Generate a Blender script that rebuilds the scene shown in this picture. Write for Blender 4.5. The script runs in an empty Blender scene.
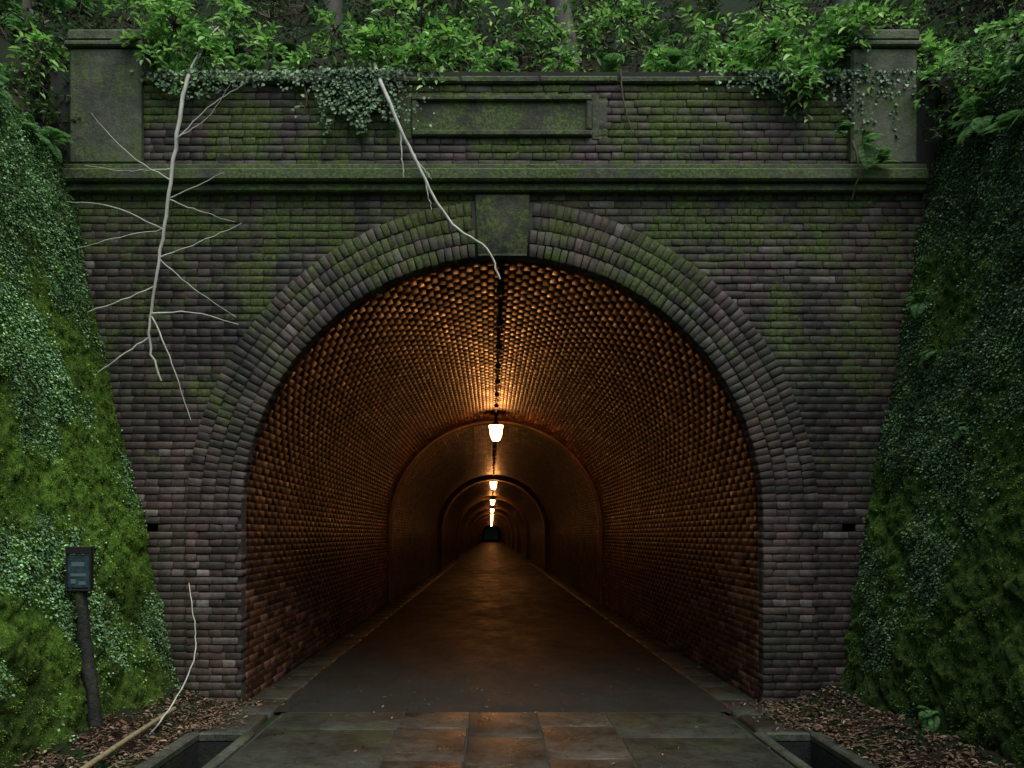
import bpy, math, numpy as np
from math import radians, pi
scene=bpy.context.scene
RG=np.random.default_rng(7)
R=2.297; ZS=1.66; RT=0.49; TL=260.0

# ------------------------------------------------------------ helpers
def link(o,parent=None):
    scene.collection.objects.link(o)
    if parent is not None: o.parent=parent
    return o
def empty(name):
    e=bpy.data.objects.new(name,None); e.empty_display_size=.2
    return link(e)
def mk(name,V,F,mat,parent=None,smooth=False,uv=None):
    V=np.asarray(V,dtype=np.float32).reshape(-1,3); F=np.asarray(F,dtype=np.int32)
    me=bpy.data.meshes.new(name)
    k=F.shape[1]; n=len(F)
    me.vertices.add(len(V)); me.vertices.foreach_set('co',V.ravel())
    me.loops.add(n*k); me.loops.foreach_set('vertex_index',F.ravel())
    me.polygons.add(n); me.polygons.foreach_set('loop_start',np.arange(0,n*k,k,dtype=np.int32))
    if uv is not None:
        l=me.uv_layers.new(name='UVMap'); l.data.foreach_set('uv',np.asarray(uv,dtype=np.float32)[F.ravel()].ravel())
    me.update(calc_edges=True); me.validate()
    if smooth: me.polygons.foreach_set('use_smooth',np.ones(len(me.polygons),dtype=bool))
    me.materials.append(mat)
    return link(bpy.data.objects.new(name,me),parent)
def h2(x,y,s):
    a=np.sin(x*127.1+y*311.7+s*74.7)*43758.5453
    return a-np.floor(a)
def vn(x,y,s=0):
    xi=np.floor(x); yi=np.floor(y); fx=x-xi; fy=y-yi
    fx=fx*fx*(3-2*fx); fy=fy*fy*(3-2*fy)
    return (h2(xi,yi,s)*(1-fx)+h2(xi+1,yi,s)*fx)*(1-fy)+(h2(xi,yi+1,s)*(1-fx)+h2(xi+1,yi+1,s)*fx)*fy
def fbm(x,y,s=0,o=4):
    r=0;a=.5;t=0
    for i in range(o):
        r=r+a*vn(x*2**i,y*2**i,s+i*3.1); t+=a; a*=.5
    return r/t
def grid_faces(nu,nv):
    i=np.arange(nu-1)[:,None]*nv+np.arange(nv-1)[None,:]
    return np.stack([i,i+nv,i+nv+1,i+1],-1).reshape(-1,4)
def bricks(U,V,HU,HV,W,mapf,back=-.03,ch=.004,chu=None,jit=.0022,dw=.004,tilt=.0015,rg=RG):
    U,V,HU,HV=[np.asarray(a,float).ravel() for a in (U,V,HU,HV)]
    n=len(U); su=np.array([-1,1,1,-1.]); sv=np.array([-1,-1,1,1.])
    if chu is None: chu=ch
    ju=rg.normal(0,1,(n,4))*jit*(chu/ch); jv=rg.normal(0,1,(n,4))*jit
    w=W+rg.uniform(-dw,dw,n)[:,None]+rg.normal(0,tilt,(n,4))
    P=np.zeros((n,12,3))
    bu=U[:,None]+su*HU[:,None]+ju; bv=V[:,None]+sv*HV[:,None]+jv
    P[:,0:4,0]=bu; P[:,0:4,1]=bv; P[:,0:4,2]=back
    P[:,4:8,0]=bu; P[:,4:8,1]=bv; P[:,4:8,2]=w-ch
    P[:,8:12,0]=bu-su*chu; P[:,8:12,1]=bv-sv*ch; P[:,8:12,2]=w
    f=[]
    for k in range(4):
        q=(k+1)%4
        f.append([k,q,4+q,4+k]); f.append([4+k,4+q,8+q,8+k])
    f.append([8,9,10,11]); f=np.array(f)
    F=(f[None]+12*np.arange(n)[:,None,None]).reshape(-1,4)
    P=P.reshape(-1,3)
    return mapf(P[:,0],P[:,1],P[:,2]),F
def merge(parts):
    Vs=[];Fs=[];o=0
    for v,f in parts:
        v=np.asarray(v,float).reshape(-1,3); Vs.append(v); Fs.append(np.asarray(f)+o); o+=len(v)
    return np.concatenate(Vs),np.concatenate(Fs)
def box(x0,x1,y0,y1,z0,z1,c=0.0):
    if c<=0:
        v=[(x,y,z) for x in(x0,x1) for y in(y0,y1) for z in(z0,z1)]
        f=[[0,1,3,2],[4,6,7,5],[0,4,5,1],[2,3,7,6],[0,2,6,4],[1,5,7,3]]
        return np.array(v,float),np.array(f)
    v=[];f=[];
    X=(x0,x1);Y=(y0,y1);Z=(z0,z1)
    idx={}
    for i in(0,1):
        for j in(0,1):
            for k in(0,1):
                dx=c if i==0 else -c; dy=c if j==0 else -c; dz=c if k==0 else -c
                idx[(i,j,k,'x')]=len(v); v.append((X[i],Y[j]+dy,Z[k]+dz))
                idx[(i,j,k,'y')]=len(v); v.append((X[i]+dx,Y[j],Z[k]+dz))
                idx[(i,j,k,'z')]=len(v); v.append((X[i]+dx,Y[j]+dy,Z[k]))
    cyc=[(0,0),(1,0),(1,1),(0,1)]
    for s in(0,1):
        f.append([idx[(s,a,b,'x')] for a,b in cyc]); f.append([idx[(a,s,b,'y')] for a,b in cyc]); f.append([idx[(a,b,s,'z')] for a,b in cyc])
    for a in(0,1):
        for b in(0,1):
            f.append([idx[(a,b,0,'x')],idx[(a,b,1,'x')],idx[(a,b,1,'y')],idx[(a,b,0,'y')]])
            f.append([idx[(a,0,b,'x')],idx[(a,1,b,'x')],idx[(a,1,b,'z')],idx[(a,0,b,'z')]])
            f.append([idx[(0,a,b,'y')],idx[(1,a,b,'y')],idx[(1,a,b,'z')],idx[(0,a,b,'z')]])
    for i in(0,1):
        for j in(0,1):
            for k in(0,1):
                t=[idx[(i,j,k,q)] for q in 'xyz']; f.append(t+[t[0]])
    return np.array(v,float),np.array(f)
def boxes(name,L,mat,parent=None):
    bv=[];bf=[]
    for b in L:
        v,f=box(*b); o=len(bv); bv+=list(map(tuple,v))
        for q in f:
            q=list(dict.fromkeys([int(t) for t in q])); bf.append([t+o for t in q])
    me=bpy.data.meshes.new(name); me.from_pydata(bv,[],bf); me.update(); me.materials.append(mat)
    return link(bpy.data.objects.new(name,me),parent)
def tube(pts,rad,n=6):
    pts=np.array(pts,float); m=len(pts); rad=np.array(rad,float)
    T=np.gradient(pts,axis=0); T/=np.linalg.norm(T,axis=1)[:,None]+1e-9
    ref=np.array([0,0,1.]) if abs(T[0,2])<.8 else np.array([0,1.,0])
    A=np.cross(T,ref); A/=np.linalg.norm(A,axis=1)[:,None]+1e-9; B=np.cross(T,A)
    a=np.arange(n)*2*pi/n
    V=pts[:,None]+rad[:,None,None]*(np.cos(a)[None,:,None]*A[:,None]+np.sin(a)[None,:,None]*B[:,None])
    F=[]
    for i in range(m-1):
        for j in range(n):
            F.append([i*n+j,i*n+(j+1)%n,(i+1)*n+(j+1)%n,(i+1)*n+j])
    return V.reshape(-1,3),np.array(F)
def smooth_line(pts,k=6,wob=0.0,rg=RG):
    pts=np.array(pts,float); n=len(pts); P=np.vstack([2*pts[0]-pts[1],pts,2*pts[-1]-pts[-2]]); out=[]
    for i in range(n-1):
        p0,p1,p2,p3=P[i:i+4]
        for t in np.arange(k)/k:
            out.append(.5*((2*p1)+(-p0+p2)*t+(2*p0-5*p1+4*p2-p3)*t*t+(-p0+3*p1-3*p2+p3)*t**3))
    out.append(pts[-1]); out=np.array(out)
    if wob>0: out[1:-1]+=rg.normal(0,wob,(len(out)-2,3))
    return out
def nrm(a): return a/(np.linalg.norm(a,axis=-1,keepdims=True)+1e-9)
def leaf_mesh(P,A,N,L,W,curl=.12):
    n=len(P); A=nrm(A); S=nrm(np.cross(A,N)); N=np.cross(S,A)
    L=np.broadcast_to(np.asarray(L,float),(n,))[:,None]; W=np.broadcast_to(np.asarray(W,float),(n,))[:,None]
    v=np.stack([P,P+A*.32*L+S*W*.5+N*.1*L,P+A*.68*L+S*W*.38+N*.06*L,P+A*L-N*curl*L,
                P+A*.68*L-S*W*.38+N*.06*L,P+A*.32*L-S*W*.5+N*.1*L],1)
    f=np.array([[0,1,2,3],[0,3,4,5]])
    F=(f[None]+6*np.arange(n)[:,None,None]).reshape(-1,4)
    return v.reshape(-1,3),F
def quad_leaf(P,A,N,L,W):
    n=len(P); A=nrm(A); S=nrm(np.cross(A,N)); N=np.cross(S,A); L=L[:,None];W=W[:,None]
    v=np.stack([P,P+A*.5*L+S*W*.5+N*.12*L,P+A*L,P+A*.5*L-S*W*.5+N*.12*L],1)
    return v.reshape(-1,3),np.arange(4*n).reshape(-1,4)
def tuft_mesh(P,A,S,L,W):
    n=len(P); A=nrm(A); S=nrm(np.cross(A,S)); L=L[:,None]; W=W[:,None]
    v=np.stack([P-S*W*.5,P+S*W*.5,P+A*L],1)
    return v.reshape(-1,3),np.arange(3*n).reshape(-1,3)
def elev(px,py,y=-.1):   # elevation-drawing units of the portal face -> metres
    return ((px-502.3)/113.0,y,(535-py)/113.0+1.5)

# ------------------------------------------------------------ material helpers
class M:
    def __init__(s,name):
        s.m=bpy.data.materials.new(name); s.m.use_nodes=True; s.t=s.m.node_tree; s.n=s.t.nodes; s.n.clear()
        s.out=s.n.new('ShaderNodeOutputMaterial')
        s.geo=s.n.new('ShaderNodeNewGeometry'); s.pos=s.geo.outputs['Position']; s.isl=s.geo.outputs['Random Per Island']
    def c(s,v,i):
        if isinstance(v,bpy.types.NodeSocket): s.t.links.new(v,i)
        else: i.default_value=v
    def noise(s,scale,detail=4,rough=.6,vec=None,stretch=None,dist=0):
        t=s.n.new('ShaderNodeTexNoise'); t.inputs['Scale'].default_value=scale; t.inputs['Detail'].default_value=min(detail,5)
        t.inputs['Roughness'].default_value=rough; t.inputs['Distortion'].default_value=dist
        v=vec or s.pos
        if stretch:
            mp=s.n.new('ShaderNodeMapping'); mp.inputs['Scale'].default_value=stretch; s.t.links.new(v,mp.inputs[0]); v=mp.outputs[0]
        s.t.links.new(v,t.inputs['Vector']); return t.outputs[0]
    def ramp(s,f,stops):
        r=s.n.new('ShaderNodeValToRGB'); e=r.color_ramp.elements
        while len(e)<len(stops): e.new(.5)
        for k,(p,col) in zip(e,stops):
            k.position=p; k.color=(tuple(col)[:3]+(1,)) if isinstance(col,tuple) else (col,col,col,1)
        s.c(f,r.inputs[0]); return r.outputs[0]
    def math(s,op,a,b=0.0,c=None,clamp=False):
        m=s.n.new('ShaderNodeMath'); m.operation=op; m.use_clamp=clamp; s.c(a,m.inputs[0]); s.c(b,m.inputs[1])
        if c is not None: s.c(c,m.inputs[2])
        return m.outputs[0]
    def mix(s,f,a,b,mode='MIX'):
        m=s.n.new('ShaderNodeMix'); m.data_type='RGBA'; m.blend_type=mode
        s.c(f,m.inputs[0]); s.c(a if isinstance(a,bpy.types.NodeSocket) else tuple(a)+(1,),m.inputs[6]); s.c(b if isinstance(b,bpy.types.NodeSocket) else tuple(b)+(1,),m.inputs[7])
        return m.outputs[2]
    def sep(s,axis):
        m=s.n.new('ShaderNodeSeparateXYZ'); s.t.links.new(s.pos,m.inputs[0]); return m.outputs[axis]
    def mr(s,v,a,b,c=0.0,d=1.0):
        m=s.n.new('ShaderNodeMapRange'); s.c(v,m.inputs[0])
        for i,x in enumerate((a,b,c,d)): m.inputs[i+1].default_value=x
        return m.outputs[0]
    def bump(s,h,st,dist=.01):
        b=s.n.new('ShaderNodeBump'); b.inputs['Strength'].default_value=st; b.inputs['Distance'].default_value=dist; s.c(h,b.inputs['Height']); return b.outputs[0]
    def bsdf(s,col,rough=.8,normal=None,spec=.5,trans=0,metal=0):
        b=s.n.new('ShaderNodeBsdfPrincipled'); s.c(col if isinstance(col,bpy.types.NodeSocket) else tuple(col)+(1,),b.inputs['Base Color'])
        s.c(rough,b.inputs['Roughness']); s.c(spec,b.inputs['Specular IOR Level']); b.inputs['Metallic'].default_value=metal
        if normal is not None: s.c(normal,b.inputs['Normal'])
        o=b.outputs[0]
        if trans:
            t=s.n.new('ShaderNodeBsdfTranslucent'); s.c(col if isinstance(col,bpy.types.NodeSocket) else tuple(col)+(1,),t.inputs[0])
            mx=s.n.new('ShaderNodeMixShader'); mx.inputs[0].default_value=trans; s.t.links.new(o,mx.inputs[1]); s.t.links.new(t.outputs[0],mx.inputs[2]); o=mx.outputs[0]
        s.t.links.new(o,s.out.inputs[0]); return s.m

MOSS=[(.3,(.014,.024,.005)),(.5,(.050,.085,.010)),(.7,(.13,.19,.02))]
def moss_layer(a,col,thr0,thr1,zlo=None,zhi=None,amt=1.0,scale=1.7):
    n=a.noise(scale,5,.78); m=a.mr(n,thr0,thr1)
    if zlo is not None:
        m2=a.mr(a.sep(2),zlo,zhi,-.16,.10); m=a.mr(a.math('ADD',n,m2),thr0,thr1)
    fine=a.noise(34,4,.75)
    m=a.math('MULTIPLY',m,a.mr(fine,.38,.52,.25,1.0))
    m=a.math('MULTIPLY',m,amt)
    mc=a.ramp(fine,MOSS)
    return a.mix(m,col,mc),m
def brick_mat(name,dark=1.0,moss=(.58,.74),z=(1.5,5.5),rough=(.45,.85),amt=.85,warm=False,algae=.5):
    a=M(name)
    cols=[(0,(.036,.023,.020)),(.3,(.070,.043,.036)),(.55,(.105,.062,.051)),(.8,(.13,.080,.068)),(.93,(.15,.11,.098)),(1,(.30,.25,.22))]
    if warm: cols=[(0,(.012,.006,.004)),(.3,(.045,.018,.010)),(.6,(.085,.035,.018)),(.88,(.13,.057,.030)),(1,(.25,.13,.075))]
    cols=[(p,tuple(x*dark for x in c)) for p,c in cols]
    col=a.ramp(a.isl,cols)
    col=a.mix(.8,col,a.ramp(a.noise(26,4,.7),[(.3,.4),(.65,1.25)]),'MULTIPLY')
    st=a.noise(.8 if warm else .95,5,.72,stretch=(1,.6,.8) if warm else (1,1,.5))
    col=a.mix(1,col,a.ramp(st,[(.38,.14),(.5,.75),(.62,1.45)]),'MULTIPLY')
    if not warm:
        col=a.mix(a.mr(a.noise(3.3,5,.8),.56,.70,0,.38),col,tuple(dark*x for x in(.20,.175,.16)))
        col=a.mix(a.mr(a.noise(.9,5,.7),.45,.62,0,algae),col,(.026,.034,.012))
        col=a.mix(a.mr(a.noise(1.9,5,.75,stretch=(1.3,1,.8)),.57,.68,0,.55),col,(.07,.036,.011))
    rg=a.mr(a.noise(5,4,.7),.3,.7,rough[0],rough[1])
    if amt>0:
        col,m=moss_layer(a,col,moss[0],moss[1],z[0],z[1],amt)
        rg=a.math('ADD',rg,a.math('MULTIPLY',m,.3),clamp=True)
    h=a.noise(45,5,.75)
    return a.bsdf(col,rg,a.bump(h,.45 if warm else .9,.005),.45)

m_brick=brick_mat('portal_brick',.56,(.50,.61),(.3,4.8),algae=.55)
m_ring=brick_mat('arch_brick',.70,(.475,.60),(1.8,4.6),algae=.55)
m_par=brick_mat('parapet_brick',.45,(.44,.53),(4.0,6.0),amt=.95,algae=.85)
m_tun=brick_mat('tunnel_brick',.9,(.9,1.0),(0,5),(.26,.6),amt=0,warm=True)
a=M('mortar'); m_mort=a.bsdf(a.mix(a.mr(a.noise(2,4,.7),.45,.62),(.018,.015,.014),(.020,.028,.011)),.9)
a=M('mortar_sooty'); m_mort2=a.bsdf(a.mix(a.mr(a.noise(2.2,5,.75),.4,.6),(.012,.006,.004),(.075,.042,.026)),.75,None,.4)
a=M('painted_shade'); m_shade=a.bsdf(a.mix(a.noise(5),(.008,.01,.008),(.012,.018,.01)),.95,None,.1)  # near-black colour stands in for darkness in the holes and far end
def stone_mat(name,base,moss,z=None,rough=(.6,.9),amt=.9,dark=1,bmp=.8):
    a=M(name); b=np.array(base)
    n1=a.noise(14,5,.78)
    col=a.ramp(n1,[(.3,tuple(b*.4)),(.5,tuple(b)),(.7,tuple(b*1.4))])
    col=a.mix(1,col,a.ramp(a.noise(1.6,5,.7,stretch=(1,1,.5)),[(.37,.34),(.62,1.15)]),'MULTIPLY')
    col=a.mix(.5,col,a.ramp(a.isl,[(0,.7),(1,1.2)]),'MULTIPLY')
    if amt>0: col,m=moss_layer(a,col,moss[0],moss[1],*(z or (None,None)),amt=amt,scale=2.6)
    return a.bsdf(col,a.mr(a.noise(4,4,.7),.3,.7,*rough),a.bump(a.noise(22,5,.8),bmp,.02))
m_string=stone_mat('mossy_stone_band',(.042,.050,.027),(.40,.51),amt=.95)
m_pillar=stone_mat('weathered_stone',(.085,.10,.06),(.45,.60),amt=.75)
m_key=stone_mat('dark_stone',(.030,.030,.018),(.43,.56))
m_rib=stone_mat('rib_stone',(.15,.085,.032),(.95,1.0),rough=(.35,.6),amt=0)
m_kerb=stone_mat('kerb_concrete',(.07,.08,.06),(.50,.64),rough=(.3,.7),amt=.6)
m_slab=stone_mat('paving_stone',(.060,.048,.033),(.60,.72),rough=(.2,.5),amt=.4,bmp=.5)
m_slab2=stone_mat('paving_rough',(.034,.036,.026),(.50,.70),rough=(.25,.6),amt=.45,bmp=.7)
m_chan=stone_mat('drain_inside',(.006,.007,.005),(.5,.7),amt=.3)  # near-black: the shade inside the drain is put into the colour
m_post=stone_mat('mossy_wood_post',(.014,.014,.011),(.5,.7),amt=.5)
a=M('wet_asphalt')
col=a.ramp(a.noise(120,4,.8),[(.3,(.008,.009,.008)),(.7,(.030,.030,.027))])
col=a.mix(a.mr(a.noise(1.3,5,.7),.42,.6,0,.7),col,(.010,.014,.009))
m_road=a.bsdf(col,a.mr(a.noise(1.7,5,.75,stretch=(1,.5,1)),.35,.68,.38,.68),a.bump(a.noise(70,5,.8),.9,.012),.3)
a=M('lining_far'); uvn=a.n.new('ShaderNodeUVMap')
bt=a.n.new('ShaderNodeTexBrick'); a.t.links.new(uvn.outputs[0],bt.inputs[0])
for k,v in (('Scale',1.0),('Mortar Size',.008),('Brick Width',.23),('Row Height',.0665),('Mortar Smooth',.3)): bt.inputs[k].default_value=v
bt.inputs['Color1'].default_value=(.02,.009,.006,1); bt.inputs['Color2'].default_value=(.11,.05,.028,1); bt.inputs['Mortar'].default_value=(.010,.007,.005,1)
col=a.mix(1,bt.outputs[0],a.ramp(a.noise(1.0,5,.7),[(.38,.25),(.6,1.2)]),'MULTIPLY')
hh=a.math('SUBTRACT',a.noise(30,4),a.math('MULTIPLY',bt.outputs['Fac'],1.2))
m_far=a.bsdf(col,a.mr(a.noise(3,4),.3,.7,.3,.55),a.bump(hh,1,.012),.4)
def leaf_mat(name,stops,rough=.45,trans=.3,spec=.4,big=None):
    a=M(name); col=a.ramp(a.isl,stops)
    if big: col=a.mix(1,col,a.ramp(a.noise(big,4,.7),[(.38,.4),(.62,1.3)]),'MULTIPLY')
    return a.bsdf(col,rough,None,spec,trans)
m_ivyL=leaf_mat('creeper_leaf',[(0,(.06,.15,.055)),(.5,(.17,.35,.14)),(.9,(.31,.53,.25)),(1,(.46,.66,.38))],.5,.1,.35,1.5)
m_mossL=leaf_mat('moss_tuft',[(0,(.045,.085,.011)),(.5,(.145,.26,.03)),(1,(.29,.46,.055))],.9,0,.1,2.2)
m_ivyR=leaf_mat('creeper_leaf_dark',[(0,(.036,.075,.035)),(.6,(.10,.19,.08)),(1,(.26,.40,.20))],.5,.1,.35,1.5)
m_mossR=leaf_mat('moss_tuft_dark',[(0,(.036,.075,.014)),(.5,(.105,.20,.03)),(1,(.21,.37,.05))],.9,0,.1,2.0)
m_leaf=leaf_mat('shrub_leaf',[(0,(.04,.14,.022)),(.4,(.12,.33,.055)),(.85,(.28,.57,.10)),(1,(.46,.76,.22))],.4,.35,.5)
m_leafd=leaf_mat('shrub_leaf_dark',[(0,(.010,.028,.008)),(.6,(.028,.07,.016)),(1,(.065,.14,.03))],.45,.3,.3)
m_fern=leaf_mat('fern_leaf',[(0,(.05,.14,.04)),(.5,(.12,.29,.075)),(1,(.22,.45,.14))],.5,.35,.3)
m_dead=leaf_mat('dead_leaf',[(0,(.05,.026,.015)),(.5,(.12,.068,.04)),(.9,(.20,.125,.08)),(1,(.36,.28,.19))],.7,0,.3)
def bark(name,base,rough=.75):
    a=M(name); b=np.array(base)
    return a.bsdf(a.ramp(a.noise(18,5,.7,stretch=(1,1,.3)),[(.3,tuple(b*.55)),(.65,tuple(b*1.2))]),rough,a.bump(a.noise(60,4,.7),.5,.004))
m_pale=bark('dead_wood_pale',(.48,.48,.40)); m_twig=bark('twig_brown',(.09,.06,.035)); m_bark=bark('tree_bark',(.09,.08,.06)); m_bamb=bark('bamboo_dry',(.24,.20,.11),.5)
a=M('hill_soil'); col=a.ramp(a.noise(9,5,.8),[(.3,(.008,.006,.003)),(.5,(.033,.022,.013)),(.7,(.022,.036,.009))])
col=a.mix(a.mr(a.noise(1.2,5,.7),.42,.55),col,(.012,.030,.007)); m_soil=a.bsdf(col,.95,a.bump(a.noise(22,5,.8),1,.05),.2)
def wallbase(name,c0,c1,c2):
    a=M(name); n1=a.noise(22,5,.8); col=a.ramp(n1,[(.32,c0),(.5,c1),(.68,c2)])
    col=a.mix(1,col,a.ramp(a.noise(1.4,5,.7),[(.38,.4),(.62,1.2)]),'MULTIPLY')
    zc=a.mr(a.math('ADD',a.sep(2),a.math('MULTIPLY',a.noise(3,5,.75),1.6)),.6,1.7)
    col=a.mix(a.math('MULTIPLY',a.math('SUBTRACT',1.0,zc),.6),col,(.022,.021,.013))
    return a.bsdf(col,.95,a.bump(n1,1,.05),.15)
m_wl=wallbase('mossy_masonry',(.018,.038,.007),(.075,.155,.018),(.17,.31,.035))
m_wr=wallbase('mossy_masonry_shade',(.016,.034,.008),(.06,.12,.019),(.125,.23,.034))  # darker copy for the right wall, its shade put into the colour
a=M('painted_iron'); m_iron=a.bsdf((.02,.018,.016),.5,a.bump(a.noise(50),.4,.004),metal=.3)
a=M('lamp_glass'); e=a.n.new('ShaderNodeEmission'); e.inputs[0].default_value=(1,.38,.10,1); e.inputs[1].default_value=62
a.t.links.new(e.outputs[0],a.out.inputs[0]); m_glow=a.m

# ------------------------------------------------------------ PORTAL
tun=empty('brick_tunnel')
CH=.0665
fm=lambda u,v,w: np.stack([u,-w,v],-1)
def course_list(x0,x1,z0,z1,skip=None):
    U=[];V=[];H=[]; r=0; z=z0
    while z<z1-.02:
        L=.23 if r%2==0 else .1165
        x=x0-L*(.25 if r%2 else (.0 if r%4==0 else .5))
        while x<x1:
            a0=max(x,x0); b0=min(x+L,x1)
            cx=(a0+b0)/2; cz=z+CH/2
            if b0-a0>.03 and not (skip and skip(cx,cz)):
                U.append(cx);V.append(cz);H.append((b0-a0)/2-.0032)
            x+=L
        z+=CH; r+=1
    U=np.array(U);V=np.array(V);H=np.array(H)
    return U,V,H,np.full(len(U),CH/2-.0036)
HOLES=((-3.1,1.53),(3.06,1.59))
def skipf(x,z):
    if z>ZS: 
        if math.hypot(x,z-ZS)<R+RT-.16: return True
    elif abs(x)<R+RT-.16: return True
    return any(abs(x-hx)<.065 and abs(z-hz_)<.034 for hx,hz_ in HOLES)
v,f=bricks(*course_list(-3.95,3.95,0,4.51,skipf),.0,fm)
mk('facade_bricks',v,f,m_brick,tun)
g=.08; q=[];V=[]
for i in range(int(8/g)):
    for j in range(int(5.6/g)):
        x=-4+i*g; z=j*g; cx=x+g/2; cz=z+g/2
        if (cz>ZS and math.hypot(cx,cz-ZS)<R+.22) or (cz<=ZS and abs(cx)<R+.22): continue
        if any(abs(cx-hx)<.12 and abs(cz-hz_)<.07 for hx,hz_ in HOLES): continue
        o=len(V); V+=[(x,.008,z),(x+g,.008,z),(x+g,.008,z+g),(x,.008,z+g)]; q.append([o,o+1,o+2,o+3])
mk('facade_mortar',V,q,m_mort,tun)
boxes('weep_hole_back',[(hx-.3,hx+.3,.2,.3,hz_-.3,hz_+.3,0) for hx,hz_ in HOLES]+[(hx-.3,hx+.3,.012,.2,hz_+.125,hz_+.3,0) for hx,hz_ in HOLES]+[(hx-.3,hx+.3,.012,.2,hz_-.3,hz_-.125,0) for hx,hz_ in HOLES]
   +[(hx-.3,hx-.17,.013,.2,hz_-.125,hz_+.125,0) for hx,hz_ in HOLES]+[(hx+.17,hx+.3,.013,.2,hz_-.125,hz_+.125,0) for hx,hz_ in HOLES],m_shade,tun)
U=[];Vv=[];HU=[];HV=[]
ringw=RT/4; kh=math.asin(.25/(R+RT*.5))
for k in range(4):
    r0=R+k*ringw; rm=r0+ringw/2; n=int(round(pi*rm/.068)); dt=pi/n
    for i in range(n):
        t=(i+.5)*dt
        if abs(t-pi/2)<kh: continue
        U.append(t);Vv.append(rm);HU.append(dt/2-.0034/rm);HV.append(ringw/2-.0034)
am=lambda u,v,w: np.stack([-v*np.cos(u),-w,ZS+v*np.sin(u)],-1)
ps=[bricks(U,Vv,HU,HV,.032,am,back=-.10,ch=.004,chu=.0016,jit=.003,dw=.005)]
for s in(-1,1):
    x0,x1=(R,R+RT) if s>0 else (-R-RT,-R)
    ps.append(bricks(*course_list(x0,x1,0.0,ZS),.032,fm,back=-.10,ch=.004,jit=.003,dw=.005))
v,f=merge(ps); mk('arch_ring_bricks',v,f,m_ring,tun)
th=np.linspace(0,pi,91); V=[];F=[]
prof=[(-R,0)]+[(-R*math.cos(t),ZS+R*math.sin(t)) for t in th]+[(R,0)]
prof2=[(-R-RT+.006,0)]+[(-(R+RT-.006)*math.cos(t),ZS+(R+RT-.006)*math.sin(t)) for t in th]+[(R+RT-.006,0)]
for (x,z),(x2,z2) in zip(prof,prof2):
    s=1+.004/R
    V+= [(x*s,.11,z if z<ZS else ZS+(z-ZS)*s),(x*s,-.022,z if z<ZS else ZS+(z-ZS)*s),(x2,-.022,z2),(x2,.02,z2)]
for i in range(len(prof)-1):
    for k in range(3): F.append([i*4+k,i*4+k+1,(i+1)*4+k+1,(i+1)*4+k])
mk('arch_ring_mortar',V,F,m_mort,tun)
def keystone():
    f=[]; pts=[]
    zb,zt=3.962,4.505
    for z,hw in((zb,.215),(zb+.02,.217),(zt-.02,.245),(zt,.247)):
        e=.012 if z in(zb,zt) else 0
        pts.append([(-hw,.1,z),(-hw,-.03,z),(-hw+.015,-.042+e,z),(hw-.015,-.042+e,z),(hw,-.03,z),(hw,.1,z)])
    v=[p for r in pts for p in r]
    for i in range(3):
        for k in range(5): f.append([i*6+k,i*6+k+1,i*6+7+k,i*6+6+k])
    f.append([0,1,4,5]); f.append([1,2,3,4]); f.append([18,19,22,23]); f.append([19,20,21,22])
    return v,f
v,f=keystone(); mk('keystone',v,f,m_key,tun)
X0,X1=-3.85,3.72
boxes('string_course',[(X0,X1,-.07,.1,4.512,4.585,.012),(X0,X1,-.12,.1,4.587,4.70,.018),(X0,X1,-.08,.1,4.702,4.75,.01)],m_string,tun)
pn=(-.80,.79,5.02,5.38)
def skp(x,z): return pn[0]-.02<x<pn[1]+.02 and pn[2]<z<pn[3]
v,f=bricks(*course_list(-3.2,3.1,4.752,5.50,skp),.0,fm); mk('parapet_bricks',v,f,m_par,tun)
boxes('parapet_body',[(-3.7,3.6,.009,.5,4.74,5.5),],m_mort,tun)
boxes('parapet_coping',[(-3.17+i*.7,-3.17+(i+1)*.7-.006,-.03,.5,5.485+(.004 if i%2 else 0),5.545+(.006 if i%3 else 0),.015) for i in range(9)],m_string,tun)
b=.05
boxes('name_panel',[(pn[0],pn[1],-.035,.03,pn[3]-b,pn[3],.01),(pn[0],pn[1],-.035,.03,pn[2],pn[2]+b,.01),
   (pn[0],pn[0]+b,-.034,.03,pn[2]+b,pn[3]-b,.01),(pn[1]-b,pn[1],-.034,.03,pn[2]+b,pn[3]-b,.01),
   (pn[0]+b,pn[1]-b,-.004,.03,pn[2]+b,pn[3]-b,0)],m_string,tun)
boxes('panel_surround',[(pn[0]-.14,pn[0]-.004,-.003,.03,pn[2]-.02,pn[3]+.02,.004),(pn[1]+.004,pn[1]+.14,-.003,.03,pn[2]-.02,pn[3]+.02,.004)],m_string,tun)
for (xa,xb) in((-3.80,-3.17),(3.06,3.64)):
    boxes('corner_pillar',[(xa,xb,-.07,.55,4.752,5.77,.02),(xa-.03,xb+.03,-.10,.6,5.772,5.82,.012),(xa-.015,xb+.015,-.085,.58,5.822,5.93,.02)],m_pillar,tun)
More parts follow.
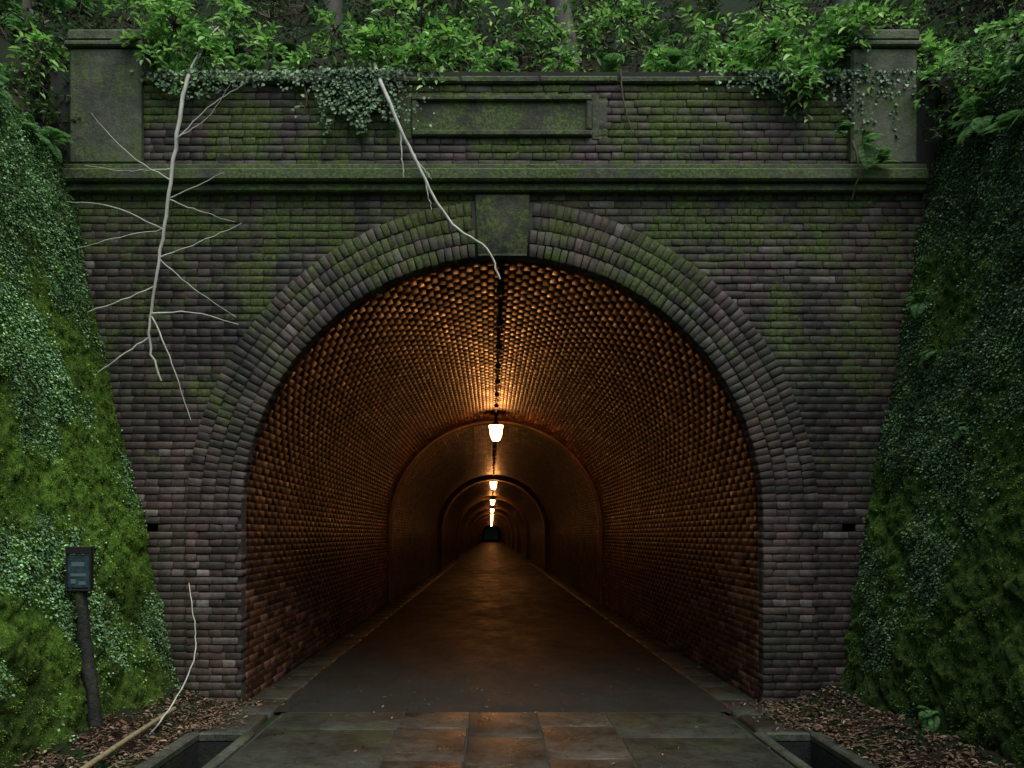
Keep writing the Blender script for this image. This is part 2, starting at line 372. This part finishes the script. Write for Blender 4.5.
# ------------------------------------------------------------ LINING
ARC=pi*R; ST=2*ZS+ARC
def tmap(s,y,w):
    s=np.asarray(s,float); y=np.asarray(y,float)
    th=pi-(np.clip(s,ZS,ZS+ARC)-ZS)/R; r=R-w
    x=r*np.cos(th); z=ZS+(R-w)*np.sin(th)
    z=np.where(s<ZS,s,np.where(s>ZS+ARC,ST-s,z))
    return np.stack([x,y,z],-1)
nc=int(round(ST/CH)); cs=ST/nc; NY=112
rr,kk=np.meshgrid(np.arange(nc),np.arange(NY),indexing='ij')
yy=.105+.23*(kk+.5)+.115*(rr%2)
ss=(rr+.5)*cs
first=(rr.ravel()%2==1)&(kk.ravel()==0)
yy=yy.ravel();ss=ss.ravel(); hl=np.full(len(yy),.115-.0025)
ss=np.concatenate([ss,ss[first]]); yy=np.concatenate([yy,np.full(first.sum(),.105+.0575)]); hl=np.concatenate([hl,np.full(first.sum(),.055)])
YE=.105+.23*NY
tm=lambda u,v,w: tmap(u,v,w)
v,f=bricks(ss,yy,np.full(len(ss),cs/2-.0024),hl,.0,tm,back=-.02,ch=.0012,jit=.0016,dw=.0010,tilt=.0005)
mk('lining_bricks',v,f,m_tun,tun)
def shell(y0,y1,w,ny,mat,name):
    sv=np.concatenate([np.linspace(0,ZS,4)[:-1],np.linspace(ZS,ZS+ARC,217),np.linspace(ZS+ARC,ST,4)[1:]])
    ys=np.linspace(y0,y1,ny); S,Y=np.meshgrid(sv,ys,indexing='ij')
    V=tmap(S.ravel(),Y.ravel(),w); uv=np.stack([Y.ravel(),S.ravel()],-1)
    mk(name,V,grid_faces(len(sv),ny),mat,tun,True,uv)
shell(.02,YE+.3,-.0030,40,m_mort2,'lining_mortar')
shell(YE+.15,TL,0.0,120,m_far,'lining_deep')
def rib(y0,y1,p):
    sv=np.concatenate([[0],np.linspace(ZS,ZS+ARC,73),[ST]]); V=[]
    for s_ in sv:
        for (y,w) in((y0,-.02),(y0,p-.015),(y0+.015,p),(y1-.015,p),(y1,p-.015),(y1,-.02)):
            V.append(tmap(s_,y,w))
    mk('lining_rib',np.array(V).reshape(-1,3),grid_faces(len(sv),6),m_rib,tun,False)
rib(10.1,10.45,.05); rib(25.5,26.3,.2)
for k in range(1,10): rib(26+17*k,26.6+17*k,.18)
mk('road',[(-2.32,-.3,0),(2.32,-.3,0),(2.32,TL,0),(-2.32,TL,0)],[[0,1,2,3]],m_road)
cov=empty('drain_cover')
P=[]
for s in(-1,1):
    n=60; U=np.full(n,s*2.115); Vc=-1.05+.6*(np.arange(n)+.5)
    P.append(bricks(U,Vc,np.full(n,.165),np.full(n,.294),.018,lambda u,v,w:np.stack([u,v,w],-1),back=-.08,ch=.01,jit=.004,dw=.006,tilt=.002))
v,f=merge(P); mk('cover_slabs',v,f,m_slab2,cov)
pav=empty('stone_paving')
fl=lambda u,v,w:np.stack([u,v,w],-1)
def rows(xa,xb,L,off,y0=-.305,y1=-9.0):
    U=[];V=[];HU=[];HV=[]; y=y0; first=True
    while y>y1:
        l=L*(off if first and off>0 else 1); first=False
        U.append((xa+xb)/2);HU.append((xb-xa)/2-.004);V.append(y-l/2);HV.append(l/2-.004); y-=l
    return U,V,HU,HV
for nm,mt,cols in(('smooth_slabs',m_slab,[(-.83,-.28,.9,.6),(-.28,.28,.9,.95),(.28,.86,.9,.55)]),('rough_slabs',m_slab2,[(-1.85,-.83,1.2,.5),(.86,1.85,1.2,.7)])):
    v,f=merge([bricks(*rows(*c),.0,fl,back=-.1,ch=.006,jit=.004,dw=.003,tilt=.002) for c in cols]); mk(nm,v,f,mt,pav)
mk('joint_bed',[(-1.87,-9,-.009),(1.87,-9,-.009),(1.87,-.3,-.009),(-1.87,-.3,-.009)],[[0,1,2,3]],m_mort,pav)
for s in(-1,1):
    e=empty('drain_channel'); xi,xo=s*1.95,s*2.28
    L=[];L2=[]
    for a0,b0 in((1.87,1.95),(2.28,2.38)):
        for k in range(8):
            y1=-1.06-k*1.0; L.append((min(s*a0,s*b0),max(s*a0,s*b0),y1-.994,y1,-.04,.022+.003*(k%2),.012))
        L2.append((min(s*a0,s*b0),max(s*a0,s*b0),-9,-1.06,-.45,-.042,0))
    xa,xb=min(xi,xo),max(xi,xo)
    L.append((xa,xb,-1.12,-1.056,-.04,.025,.01)); L2.append((xa,xb,-1.12,-1.056,-.45,-.042,0))
    boxes('kerb',L,m_kerb,e); boxes('channel_wall',L2,m_chan,e)
    mk('channel_bottom',[(xa,-9,-.4),(xb,-9,-.4),(xb,-1.1,-.4),(xa,-1.1,-.4)],[[0,1,2,3]],m_chan,e)
V=[];F=[]
def rect(x0,x1,y0,y1,z=-.006,n=None):
    o=len(V); V.extend([(x0,y0,z),(x1,y0,z),(x1,y1,z),(x0,y1,z)]); F.append([o,o+1,o+2,o+3])
rect(-60,-2.38,-60,.0); rect(2.38,60,-60,.0); rect(-2.38,2.38,-60,-9); rect(-2.38,-1.86,-1.06,0,-.03); rect(1.86,2.38,-1.06,0,-.03)
mk('ground',V,F,m_soil)
for s in(-1,1):
    nu,nv=14,120; x=np.linspace(2.385,3.0,nu); y=np.linspace(-8,-.05,nv); X,Y=np.meshgrid(x,y,indexing='ij')
    Z=.0+.16*np.clip((X-2.4)/.5,0,1)**1.4*(.5+fbm(X*3,Y*3,s))+.03*fbm(X*14,Y*14,2)-.01
    mk('verge_soil',np.stack([s*X,Y,Z],-1).reshape(-1,3),grid_faces(nu,nv),m_soil,None,True)

# ------------------------------------------------------------ SIDE WALLS
def wdisp(y,z,s):
    wy=y+.26*(fbm(y*2.1,z*2.1,s+5)-.5); wz=z+.26*(fbm(y*2.1,z*2.1,s+9)-.5)
    S=.30; p=(wy*.8+wz)/1.28/S; q=(wz-wy*.8)/1.28/S
    fp=np.abs(p-np.floor(p)-.5)*2; fq=np.abs(q-np.floor(q)-.5)*2
    e=np.maximum(fp,fq); st=1-np.clip((e-.4)/.6,0,1)**1.5
    cell=h2(np.floor(p),np.floor(q),s)
    low=np.clip((2.9-z)/1.6,.2,1)*(.45+.9*fbm(y*1.3,z*1.3,s+17,2))
    return (.046 if s<20 else .034)*st*(.4+.8*cell)*low+.07*(fbm(y*6,z*6,s+1,5)-.5)+.045*(fbm(y*22,z*22,s+7,3)-.5)+.09*(fbm(y*.9,z*.9,s+2,3)-.5)
def wpos(y,z,side,off=0.0):
    d=wdisp(y,z,11 if side<0 else 31)+off-.03
    x=(2.83 if side<0 else 2.93)+(.212 if side<0 else .18)*z-d*.978
    return np.stack([side*x,y,z+d*.2],-1)
def wnormal(y,z,side):
    e=.02; a0=wpos(y+e,z,side)-wpos(y-e,z,side); b0=wpos(y,z+e,side)-wpos(y,z-e,side)
    n=nrm(np.cross(a0,b0)); return n*np.where(n[:,0:1]*(-side)>0,1,-1)
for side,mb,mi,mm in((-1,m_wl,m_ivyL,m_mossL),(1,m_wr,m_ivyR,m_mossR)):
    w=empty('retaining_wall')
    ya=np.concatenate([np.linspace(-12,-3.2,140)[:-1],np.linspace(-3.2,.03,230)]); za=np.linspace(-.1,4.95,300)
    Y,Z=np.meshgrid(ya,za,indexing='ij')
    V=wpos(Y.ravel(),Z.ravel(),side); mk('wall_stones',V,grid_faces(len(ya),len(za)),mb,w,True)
    rg=np.random.default_rng(50+side)
    def scatter(n,y0,y1,kind):
        y=rg.uniform(y0,y1,n); z=rg.uniform(0,4.95,n)
        cover=fbm(y*1.6,z*1.6,40+side,4)+.24*(z-2.4)/2.3
        if kind=='ivy': keep=(cover>.49+rg.normal(0,.06,n))
        else: keep=(cover<.62+rg.normal(0,.07,n))&(fbm(y*4,z*4,70,3)+.10*(z-.6)>.38+rg.normal(0,.06,n))
        return y[keep],z[keep]
    for (y0,y1,ni,nm_) in((-2.8,.0,85000,130000),(-9,-2.8,16000,20000)):
        y,z=scatter(ni,y0,y1,'ivy'); n=len(y); N=wnormal(y,z,side)
        P=wpos(y,z,side,.0)+N*rg.uniform(.003,.02,n)[:,None]
        A=np.stack([rg.normal(0,.3,n),rg.normal(0,.8,n),-np.abs(rg.normal(.5,.5,n))],-1)+N*.45
        L=rg.uniform(.010,.024,n)
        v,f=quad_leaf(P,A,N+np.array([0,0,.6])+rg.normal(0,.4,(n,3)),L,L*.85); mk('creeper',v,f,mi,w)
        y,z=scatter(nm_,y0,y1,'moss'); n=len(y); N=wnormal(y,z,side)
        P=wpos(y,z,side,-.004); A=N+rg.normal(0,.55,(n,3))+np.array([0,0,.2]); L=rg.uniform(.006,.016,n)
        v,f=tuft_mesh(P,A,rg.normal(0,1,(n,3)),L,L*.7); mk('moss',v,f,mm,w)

# ------------------------------------------------------------ HILL
xs=np.concatenate([np.linspace(-45,-12,16)[:-1],np.linspace(-12,-3.9,45)[:-1],np.linspace(-3.9,3.9,60)[:-1],np.linspace(3.9,12,45)[:-1],np.linspace(12,45,16)])
ys=np.concatenate([np.linspace(-40,-8,14)[:-1],np.linspace(-8,.48,50)[:-1],np.linspace(.48,12,90)[:-1],np.linspace(12,60,24)])
def hz(X,Y):
    d=np.hypot(np.maximum(np.abs(X)-3.85,0),np.maximum(Y-.45,0))
    Z0=4.88+.5*np.clip((Y+.2)/.7,0,1)
    return Z0+.80*np.minimum(d,38)+(fbm(X*.5,Y*.5,3,3)-.5)*1.1*np.clip(d/1.5,0,1)+(fbm(X*3,Y*3,8,4)-.5)*.3*np.clip(d*2,0,1)
X,Y=np.meshgrid(xs,ys,indexing='ij'); Z=hz(X,Y)
F=grid_faces(len(xs),len(ys)); Vh=np.stack([X,Y,Z],-1).reshape(-1,3)
c=Vh[F].mean(1); keep=~((np.abs(c[:,0])<3.88)&(c[:,1]<.47)); 
mk('hillside',Vh,F[keep],m_soil,None,True)
mk('far_sky_block',[(-8,TL-.01,-.02),(8,TL-.01,-.02),(8,TL+6,-.5),(-8,TL+6,-.5),(8,TL+8,5),(-8,TL+8,5),(8,TL-.01,7),(-8,TL-.01,7),(8,TL+3,3),(-8,TL+3,3)],
   [[0,1,2,3],[3,2,4,5],[5,4,6,7],[1,6,4,2],[0,3,5,7]],m_shade)  # added hood keeps sky light off the far mouth; its darkness is painted

# ------------------------------------------------------------ VEGETATION
def shrub(c,r,nt,nl,ls,droop,rg,up=.35):
    D=nrm(rg.normal(0,1,(nt,3))+np.array([0,-.25,up])); Ln=r*rg.uniform(.55,1.15,nt)
    t=np.linspace(.3,1,nl)[None,:]; 
    P=c+D[:,None]*Ln[:,None,None]*t[...,None]; P[...,2]-=droop*r*t**2
    side=nrm(np.cross(D,[0,0,1.]))[:,None]*np.where(np.arange(nl)%2==0,1,-1)[None,:,None]
    A=D[:,None]*.6+side*.8+rg.normal(0,.35,(nt,nl,3)); A[...,2]-=.25
    N=np.array([0,-.35,1.])+rg.normal(0,.4,(nt,nl,3))
    L=ls*rg.uniform(.55,1.3,nt*nl)
    tubes=[]
    for i in range(nt):
        tt=np.array([0,.35,.7,1.]); pts=c+D[i]*Ln[i]*tt[:,None]; pts[:,2]-=droop*r*tt**2
        tubes.append(tube(pts,[.008*r+.002,.005*r+.002,.003,.0012],3))
    return leaf_mesh(P.reshape(-1,3),A.reshape(-1,3),N.reshape(-1,3),L,L*.42),merge(tubes)
def shrubs(name,spec,mat,rg):
    e=empty(name); a=[];b=[]
    for s in spec:
        l,t=shrub(np.array(s[0],float),*s[1:],rg=rg); a.append(l); b.append(t)
    mk('leaves',*merge(a),mat,e); mk('twigs',*merge(b),m_twig,e)
rg=np.random.default_rng(99)
sp=[]
for i in range(140):
    x=rg.uniform(-10,10); y=rg.uniform(2.0,8)
    sp.append(((x,y,float(hz(np.array(x),np.array(y)))+rg.uniform(.05,.4)),rg.uniform(.4,.9),14,9,.09,.25))
for i in range(110):
    s=rg.choice([-1,1]); x=s*rg.uniform(4.2,7.5); y=rg.uniform(-4,2)
    sp.append(((x,y,float(hz(np.array(x),np.array(y)))+rg.uniform(0,.4)),rg.uniform(.3,.7),16,9,.075,.3))
for x,y,z in((-4.0,-.1,5.05),(-4.15,-.4,5.2),(-3.95,.1,5.3),(-4.1,.3,5.6),(3.9,-.1,5.0),(3.85,.1,5.3),(4.0,-.3,5.3),(4.0,.3,5.7)): sp.append(((x,y,z),.38,30,10,.06,.3))
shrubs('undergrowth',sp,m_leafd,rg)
sp=[]
for px,py,y,r,nt in [(175,25,.10,.42,38),(205,55,.05,.32,28),(150,45,.0,.28,18),(150,0,.6,.4,22),(235,15,.9,.4,18),(300,70,.45,.25,12),(270,50,.9,.3,12),
    (375,45,.2,.36,34),(420,60,.15,.32,30),(448,40,.3,.35,26),(395,10,.9,.4,18),(335,30,1.2,.4,14),(500,58,.8,.28,12),(530,15,1.3,.45,20),(560,62,.7,.22,12),
    (620,20,1.3,.42,18),(655,62,.7,.25,12),(700,35,.8,.4,22),(735,65,.15,.33,26),(775,50,.05,.38,38),(803,78,.0,.30,30),(830,50,.1,.40,34),(850,20,.0,.3,22),(760,10,.9,.45,22),
    (590,0,2.0,.5,16),(460,0,2.0,.5,16)]:
    k=(7.04+y)/7.04; X,_,Zz=elev(px,py,y); X=(X+.1)*k-.1; Zz=1.5+(Zz-1.5)*k
    sp.append(((X,y,Zz),r,nt,9,.085,.45))
for i in range(26):
    x=rg.uniform(-8,8); y=rg.uniform(1.4,6)
    sp.append(((x,y,float(hz(np.array(x),np.array(y)))+rg.uniform(.1,.5)),rg.uniform(.3,.6),12,9,.09,.2))
for x,y,z,r in((3.9,-.6,5.1,.36),(4.0,-1.2,5.2,.4),(3.85,-1.7,5.1,.36),(3.85,.0,5.5,.38),(4.2,-.5,5.6,.45),(4.3,-1.2,5.7,.4),(3.95,.3,5.9,.4),(-4.3,-.6,5.3,.3),(-4.2,.2,5.9,.35)): sp.append(((x,y,z),r,24,9,.08,.55))
shrubs('shrub',sp,m_leaf,rg)
sp=[]
for i in range(30):
    y=rg.uniform(-2.6,-.1); sp.append(((3.90+rg.uniform(-.05,.5),y,5.02+rg.uniform(-.2,.5)),rg.uniform(.2,.38),14,9,.06,.6))
for i in range(12):
    y=rg.uniform(-2.6,-.2); sp.append(((-4.02-rg.uniform(0,.5),y,5.05+rg.uniform(-.1,.3)),rg.uniform(.2,.3),12,9,.055,.5))
shrubs('wall_top_shrub',sp,m_fern,rg)
def fern(c,axis,n,L,rg):
    Ps=[];As=[];Ns=[];Ls=[];tb=[]
    for i in range(n):
        d=nrm(np.array(axis)+rg.normal(0,.6,3)); l=L*rg.uniform(.6,1.1); t=np.linspace(0,1,21)
        pts=c+d*l*t[:,None]; pts[:,2]-=.55*l*t**2
        tb.append(tube(pts[::3],np.linspace(.003,.001,7),4))
        T=nrm(np.gradient(pts,axis=0)); S=nrm(np.cross(T,[0,0,1.]))
        for s in(-1,1):
            Ps.append(pts[1:]);As.append((S*s+T*.35)[1:]);Ns.append(np.cross(S,T)[1:]*1.0)
            Ls.append(l*.22*np.sin(pi*(t[1:]*.85+.12))+.006)
    P=np.concatenate(Ps);Lw=np.concatenate(Ls)
    return leaf_mesh(P,np.concatenate(As),np.concatenate(Ns),Lw,Lw*.22),merge(tb)
def ferns(name,spec):
    e=empty(name); a=[];b=[]
    for s in spec:
        l,t=fern(np.array(s[0],float),s[1],s[2],s[3],rg); a.append(l); b.append(t)
    mk('fronds',*merge(a),m_fern,e); mk('stems',*merge(b),m_twig,e)
sp=[]
for i in range(80):
    x=rg.uniform(-7,7); y=rg.uniform(.6,5); sp.append(((x,y,float(hz(np.array(x),np.array(y)))+.02),(0,-.5,1),8,rg.uniform(.35,.6)))
for x,z,l in((3.15,4.9,.32),(3.3,4.75,.26),(2.95,5.0,.22)): sp.append(((x,-.10,z),(-.3,-.8,.25),6,l))
for y,z,l in((-.2,3.5,.26),(-.6,3.0,.16),(-1.2,2.3,.12),(-1.5,.25,.2),(-1.2,4.5,.35),(-.7,4.8,.4),(-1.6,4.6,.35),(-2,4.7,.4)):
    p=wpos(np.array([y]),np.array([z]),1)[0]; sp.append((tuple(p),(-.8,-.4,.4),7,l))
for y,z,l in((-.5,4.8,.3),(-1.1,4.85,.3),(-.2,4.9,.3)):
    p=wpos(np.array([y]),np.array([z]),-1)[0]; sp.append((tuple(p),(.8,-.4,.4),6,l))
ferns('fern',sp)
P=[]
for cx,w_,drop,n in((-1.25,.45,.5,1500),(-2.75,.4,.2,350),(-1.9,.6,.12,300),(2.5,.5,.2,350),(3.2,.45,.5,450)):
    x=rg.normal(cx,w_*.5,n); dr=drop*(.2+1.3*vn(x*9,x*0,4)); t=rg.uniform(-.1,1,n); t=np.sign(t)*np.abs(t)**1.3
    P.append(np.stack([x,-.045-rg.uniform(0,.04,n),5.57-dr*t],-1))
P=np.concatenate(P); n=len(P); L=rg.uniform(.02,.045,n)
v,f=leaf_mesh(P,np.stack([rg.normal(0,.5,n),-.3+rg.normal(0,.2,n),-np.ones(n)*.6],-1),np.array([0,-1.,.3])+rg.normal(0,.4,(n,3)),L,L*.8)
mk('hanging_creeper',v,f,m_ivyR)
# ------------------------------------------------------------ TREES
def tree(x,y,h,r):
    e=empty('broadleaf_tree'); z=float(hz(np.array(x),np.array(y)))-.3
    rgt=np.random.default_rng(int(abs(x*31+y*17)))
    pts=smooth_line([(x,y,z),(x+rgt.normal(0,.15),y,z+h*.35),(x+rgt.normal(0,.3),y-.2,z+h*.7),(x+rgt.normal(0,.4),y-.3,z+h)],5,.02,rgt)
    tb=[tube(pts,np.linspace(r*1.25,r*.25,len(pts)),10)]; lv=[]
    for k in range(14):
        i=int(len(pts)*rgt.uniform(.5,1)); p=pts[min(i,len(pts)-1)]; a_=rgt.uniform(0,2*pi); l=rgt.uniform(.8,1.9)
        q=p+np.array([math.cos(a_)*l,math.sin(a_)*l,rgt.uniform(.2,1.1)])
        tb.append(tube(smooth_line([p,(p+q)/2+rgt.normal(0,.1,3),q],4),np.linspace(r*.3,.012,9),5))
        a,b=shrub(q,rgt.uniform(.6,1.0),12,9,.13,.3,rgt); lv.append(a); tb.append(b)
    mk('trunk_and_limbs',*merge(tb),m_bark,e); mk('crown',*merge(lv),m_leaf,e)
for t in((1.0,3.6,7.5,.13),(-2.6,5.5,8,.14),(4.9,4.2,8,.15),(-6.2,3.2,8,.15)): tree(*t)

# ------------------------------------------------------------ DEAD BRANCHES
def branch(name,lines,mat=m_pale,wob=.004):
    T=[]
    for pts,r0,r1 in lines:
        p=smooth_line(pts,6,wob); T.append(tube(p,np.linspace(r0,r1,len(p)),6))
    return mk(name,*merge(T),mat,None,True)
E=elev
branch('hanging_branch',[
 ([E(196,40,.15),E(190,92,-.1),E(182,170,-.18),E(173,235,-.18),E(162,300,-.17),E(157,345,-.16),E(168,384,-.14)],.021,.009),
 ([E(190,92,-.1),E(200,50,.0),E(215,20,.1)],.012,.006),
 ([E(187,147,-.18),E(215,118,-.16),E(247,92,-.12)],.006,.002),
 ([E(186,148,-.18),E(215,130,-.2),E(240,100,-.25)],.005,.002),
 ([E(180,190,-.18),E(140,165,-.18),E(100,122,-.15)],.007,.002),
 ([E(181,178,-.18),E(135,180,-.18),E(95,175,-.18)],.005,.002),
 ([E(177,207,-.18),E(207,195,-.2),E(232,183,-.2)],.006,.002),
 ([E(177,208,-.18),E(207,220,-.2),E(242,231,-.2)],.006,.002),
 ([E(173,238,-.18),E(122,215,-.18),E(76,209,-.15)],.007,.003),
 ([E(173,236,-.18),E(122,247,-.18),E(84,256,-.16)],.006,.002),
 ([E(168,265,-.18),E(207,250,-.18),E(247,230,-.15)],.008,.003),
 ([E(168,266,-.18),E(202,295,-.18),E(242,322,-.15)],.006,.002),
 ([E(162,293,-.17),E(115,312,-.17),E(64,330,-.2)],.008,.003),
 ([E(160,319,-.17),E(202,318,-.17),E(244,329,-.15)],.009,.003),
 ([E(157,342,-.16),E(125,365,-.18),E(95,387,-.22)],.009,.003),
 ([E(160,322,-.17),E(180,368,-.17),E(196,422,-.12)],.008,.003)])
branch('hanging_branch',[
 ([E(372,55,.15),E(383,90,-.1),E(403,140,-.17),E(427,190,-.18),E(453,232,-.18),E(487,256,-.17),E(500,285,-.16)],.020,.008),
 ([E(403,140,-.17),E(404,165,-.17),E(406,186,-.17)],.009,.003),
 ([E(427,190,-.18),E(430,205,-.18),E(433,218,-.18)],.008,.003),
 ([E(412,158,-.17),E(425,178,-.17),E(433,188,-.17)],.007,.003)])
branch('dead_twig',[([(-2.60,-1.25,.03),(-2.52,-.9,.25),(-2.46,-.7,.55),(-2.50,-.6,.80),(-2.62,-.4,1.1)],.007,.003)])
branch('bamboo_pole',[([(-2.53,-2.4,.10),(-2.56,-1.6,.12),(-2.6,-.75,.13)],.020,.016)],m_bamb,.001)
branch('dead_vine',[([E(620,72,-.03),E(622,100,-.04),E(632,135,-.03)],.01,.005),([E(300,75,-.03),E(308,100,-.04),E(305,112,-.03)],.012,.006),([E(845,150,-.15),E(850,180,-.18),E(846,205,-.1)],.012,.005)],m_twig)

# ------------------------------------------------------------ LAMPS
def revolve(prof,n=14):
    V=[];F=[]
    for r,z in prof:
        for j in range(n):
            t=2*pi*j/n; V.append((r*math.cos(t),r*math.sin(t),z))
    for i in range(len(prof)-1):
        for j in range(n): F.append([i*n+j,i*n+(j+1)%n,(i+1)*n+(j+1)%n,(i+1)*n+j])
    return np.array(V),np.array(F)
for k in range(10):
    e=empty('tunnel_lamp'); e.location=(0,8.9+17*k,3.57)
    gl=revolve([(0.001,-.19),(.07,-.18),(.11,-.08),(.14,.12)],10 if k<2 else 6)
    mk('glass',*gl,m_glow,e)
    cp=[revolve([(.145,.121),(.150,.124),(.13,.14),(.07,.165),(.03,.20),(.025,.34)],14)]
    cp.append(tube([(0,0,.33),(0,0,.40)],[.05,.05],8))
    mk('cap',*merge(cp),m_iron,e)
T=[tube([(0,y,3.957-.035) for y in np.linspace(.0,TL-1,60)],np.full(60,.014),6)]
for y in np.arange(.8,TL-1,1.15): T.append(tube([(0,y-.05,3.92),(0,y-.03,3.90),(0,y+.03,3.90),(0,y+.05,3.92)],[.02,.045,.045,.02],6))
mk('electrical_conduit',*merge(T),m_iron)

# ------------------------------------------------------------ WALL SIGN
sg=empty('sign_post'); sx,sy,sz=-2.98,-1.47,1.26
a=M('sign_blue'); m_sb=a.bsdf(a.mix(a.mr(a.noise(20,4),.4,.7),(.02,.04,.055),(.04,.08,.09)),.4)
a=M('sign_pale'); m_sp=a.bsdf((.09,.14,.14),.5)
boxes('plate',[(sx-.08,sx+.08,sy-.012,sy+.012,sz-.13,sz+.10,.004)],m_sb,sg)
boxes('frame',[(sx-.09,sx-.078,sy-.02,sy+.02,sz-.14,sz+.11,.002),(sx+.078,sx+.09,sy-.02,sy+.02,sz-.14,sz+.11,.002),(sx-.09,sx+.09,sy-.02,sy+.02,sz-.152,sz-.138,.002),(sx-.09,sx+.09,sy-.022,sy+.02,sz+.108,sz+.16,.004)],m_iron,sg)
boxes('relief',[(sx-.05,sx+.04,sy-.015,sy-.010,sz+.02,sz+.05,.001),(sx-.055,sx+.05,sy-.015,sy-.010,sz-.05,sz-.03,.001),(sx-.055,sx-.02,sy-.015,sy-.010,sz-.10,sz-.07,.001),(sx+.0,sx+.05,sy-.015,sy-.010,sz-.11,sz-.085,.001)],m_sp,sg)
mk('post',*tube(smooth_line([(sx,sy+.05,sz+.1),(sx+.01,sy+.03,.8),(sx+.08,sy+.02,.4),(sx+.12,sy,.05)],4,.012),np.linspace(.04,.06,13)+RG.normal(0,.006,13),8),m_post,sg,True)

# ------------------------------------------------------------ LEAF LITTER
def litter(n,fx,fy,fz,ls):
    x=fx(n);y=fy(n);z=fz(x,y)
    P=np.stack([x,y,z],-1); A=np.stack([rg.normal(0,1,n),rg.normal(0,1,n),rg.normal(0,.15,n)],-1); L=rg.uniform(.5,1.3,n)*ls
    return leaf_mesh(P,A,np.array([0,0,1.])+rg.normal(0,.25,(n,3)),L,L*.4)
def vz(x,y): return .012+.16*np.clip((np.abs(x)-2.4)/.5,0,1)**1.4*(.5+fbm(np.abs(x)*3,y*3,1))+rg.uniform(0,.03,len(x))
PL=[litter(4200,lambda n:rg.choice([-1,1],n)*rg.uniform(2.36,2.9,n),lambda n:rg.uniform(-3.2,-.05,n),vz,.045),
    litter(700,lambda n:rg.choice([-1,1],n)*(2.38-np.abs(rg.normal(0,.16,n))),lambda n:rg.uniform(-1.05,0,n),lambda x,y:.030+rg.uniform(0,.01,len(x)),.04),
    litter(320,lambda n:rg.choice([-1,1],n)*(2.28-np.abs(rg.normal(0,.08,n))),lambda n:rg.uniform(0,9,n),lambda x,y:.032+0*x,.035),
    litter(220,lambda n:rg.uniform(-1.9,1.9,n),lambda n:rg.uniform(-2.5,2,n),lambda x,y:.010+0*x,.028)]
x=rg.uniform(-6,6,9000);y=rg.uniform(.5,4.5,9000)
PL.append(litter(9000,lambda n:x,lambda n:y,lambda a_,b_:hz(a_,b_)+.02,.07))
mk('leaf_litter',*merge(PL),m_dead)
T=[]
for i in range(60):
    s=rg.choice([-1,1]); x=s*rg.uniform(2.4,2.75); y=rg.uniform(-2.4,-.1); a_=rg.uniform(0,pi); l=rg.uniform(.04,.15); z=.05+.12*max(0,abs(x)-2.45)
    T.append(tube([(x,y,z),(x+math.cos(a_)*l*.5,y+math.sin(a_)*l*.5,z+.015),(x+math.cos(a_)*l,y+math.sin(a_)*l,z)],[.003,.002,.001],3))
mk('fallen_twigs',*merge(T),m_bamb)

# ------------------------------------------------------------ LIGHT
w=bpy.data.worlds.new('World'); scene.world=w; w.use_nodes=True; nt=w.node_tree
bg=nt.nodes['Background']; sky=nt.nodes.new('ShaderNodeTexSky'); sky.sky_type='NISHITA'; sky.sun_disc=False
sd=np.array([.2,-.40,1.0]); sd/=np.linalg.norm(sd)
sky.sun_elevation=math.asin(sd[2]); sky.sun_rotation=math.atan2(sd[0],sd[1])
nt.links.new(sky.outputs[0],bg.inputs[0]); bg.inputs[1].default_value=.15
L=bpy.data.lights.new('sun','SUN'); L.energy=3.6; L.angle=radians(55); L.color=(1,.98,.90)
so=link(bpy.data.objects.new('sun',L))
from mathutils import Vector
so.rotation_euler=Vector(tuple(sd)).to_track_quat('Z','Y').to_euler()
# ------------------------------------------------------------ CAMERA
cam=bpy.data.cameras.new('camera'); co=link(bpy.data.objects.new('camera',cam))
co.location=(-.1,-7.04,1.5); co.rotation_euler=(radians(90),0,0)
cam.sensor_width=36; cam.lens=27.98; cam.shift_x=21/1024; cam.shift_y=151/1024; cam.clip_end=1000; cam.clip_start=.05
scene.camera=co
scene.view_settings.view_transform='Standard'; scene.view_settings.look='None'; scene.view_settings.exposure=0
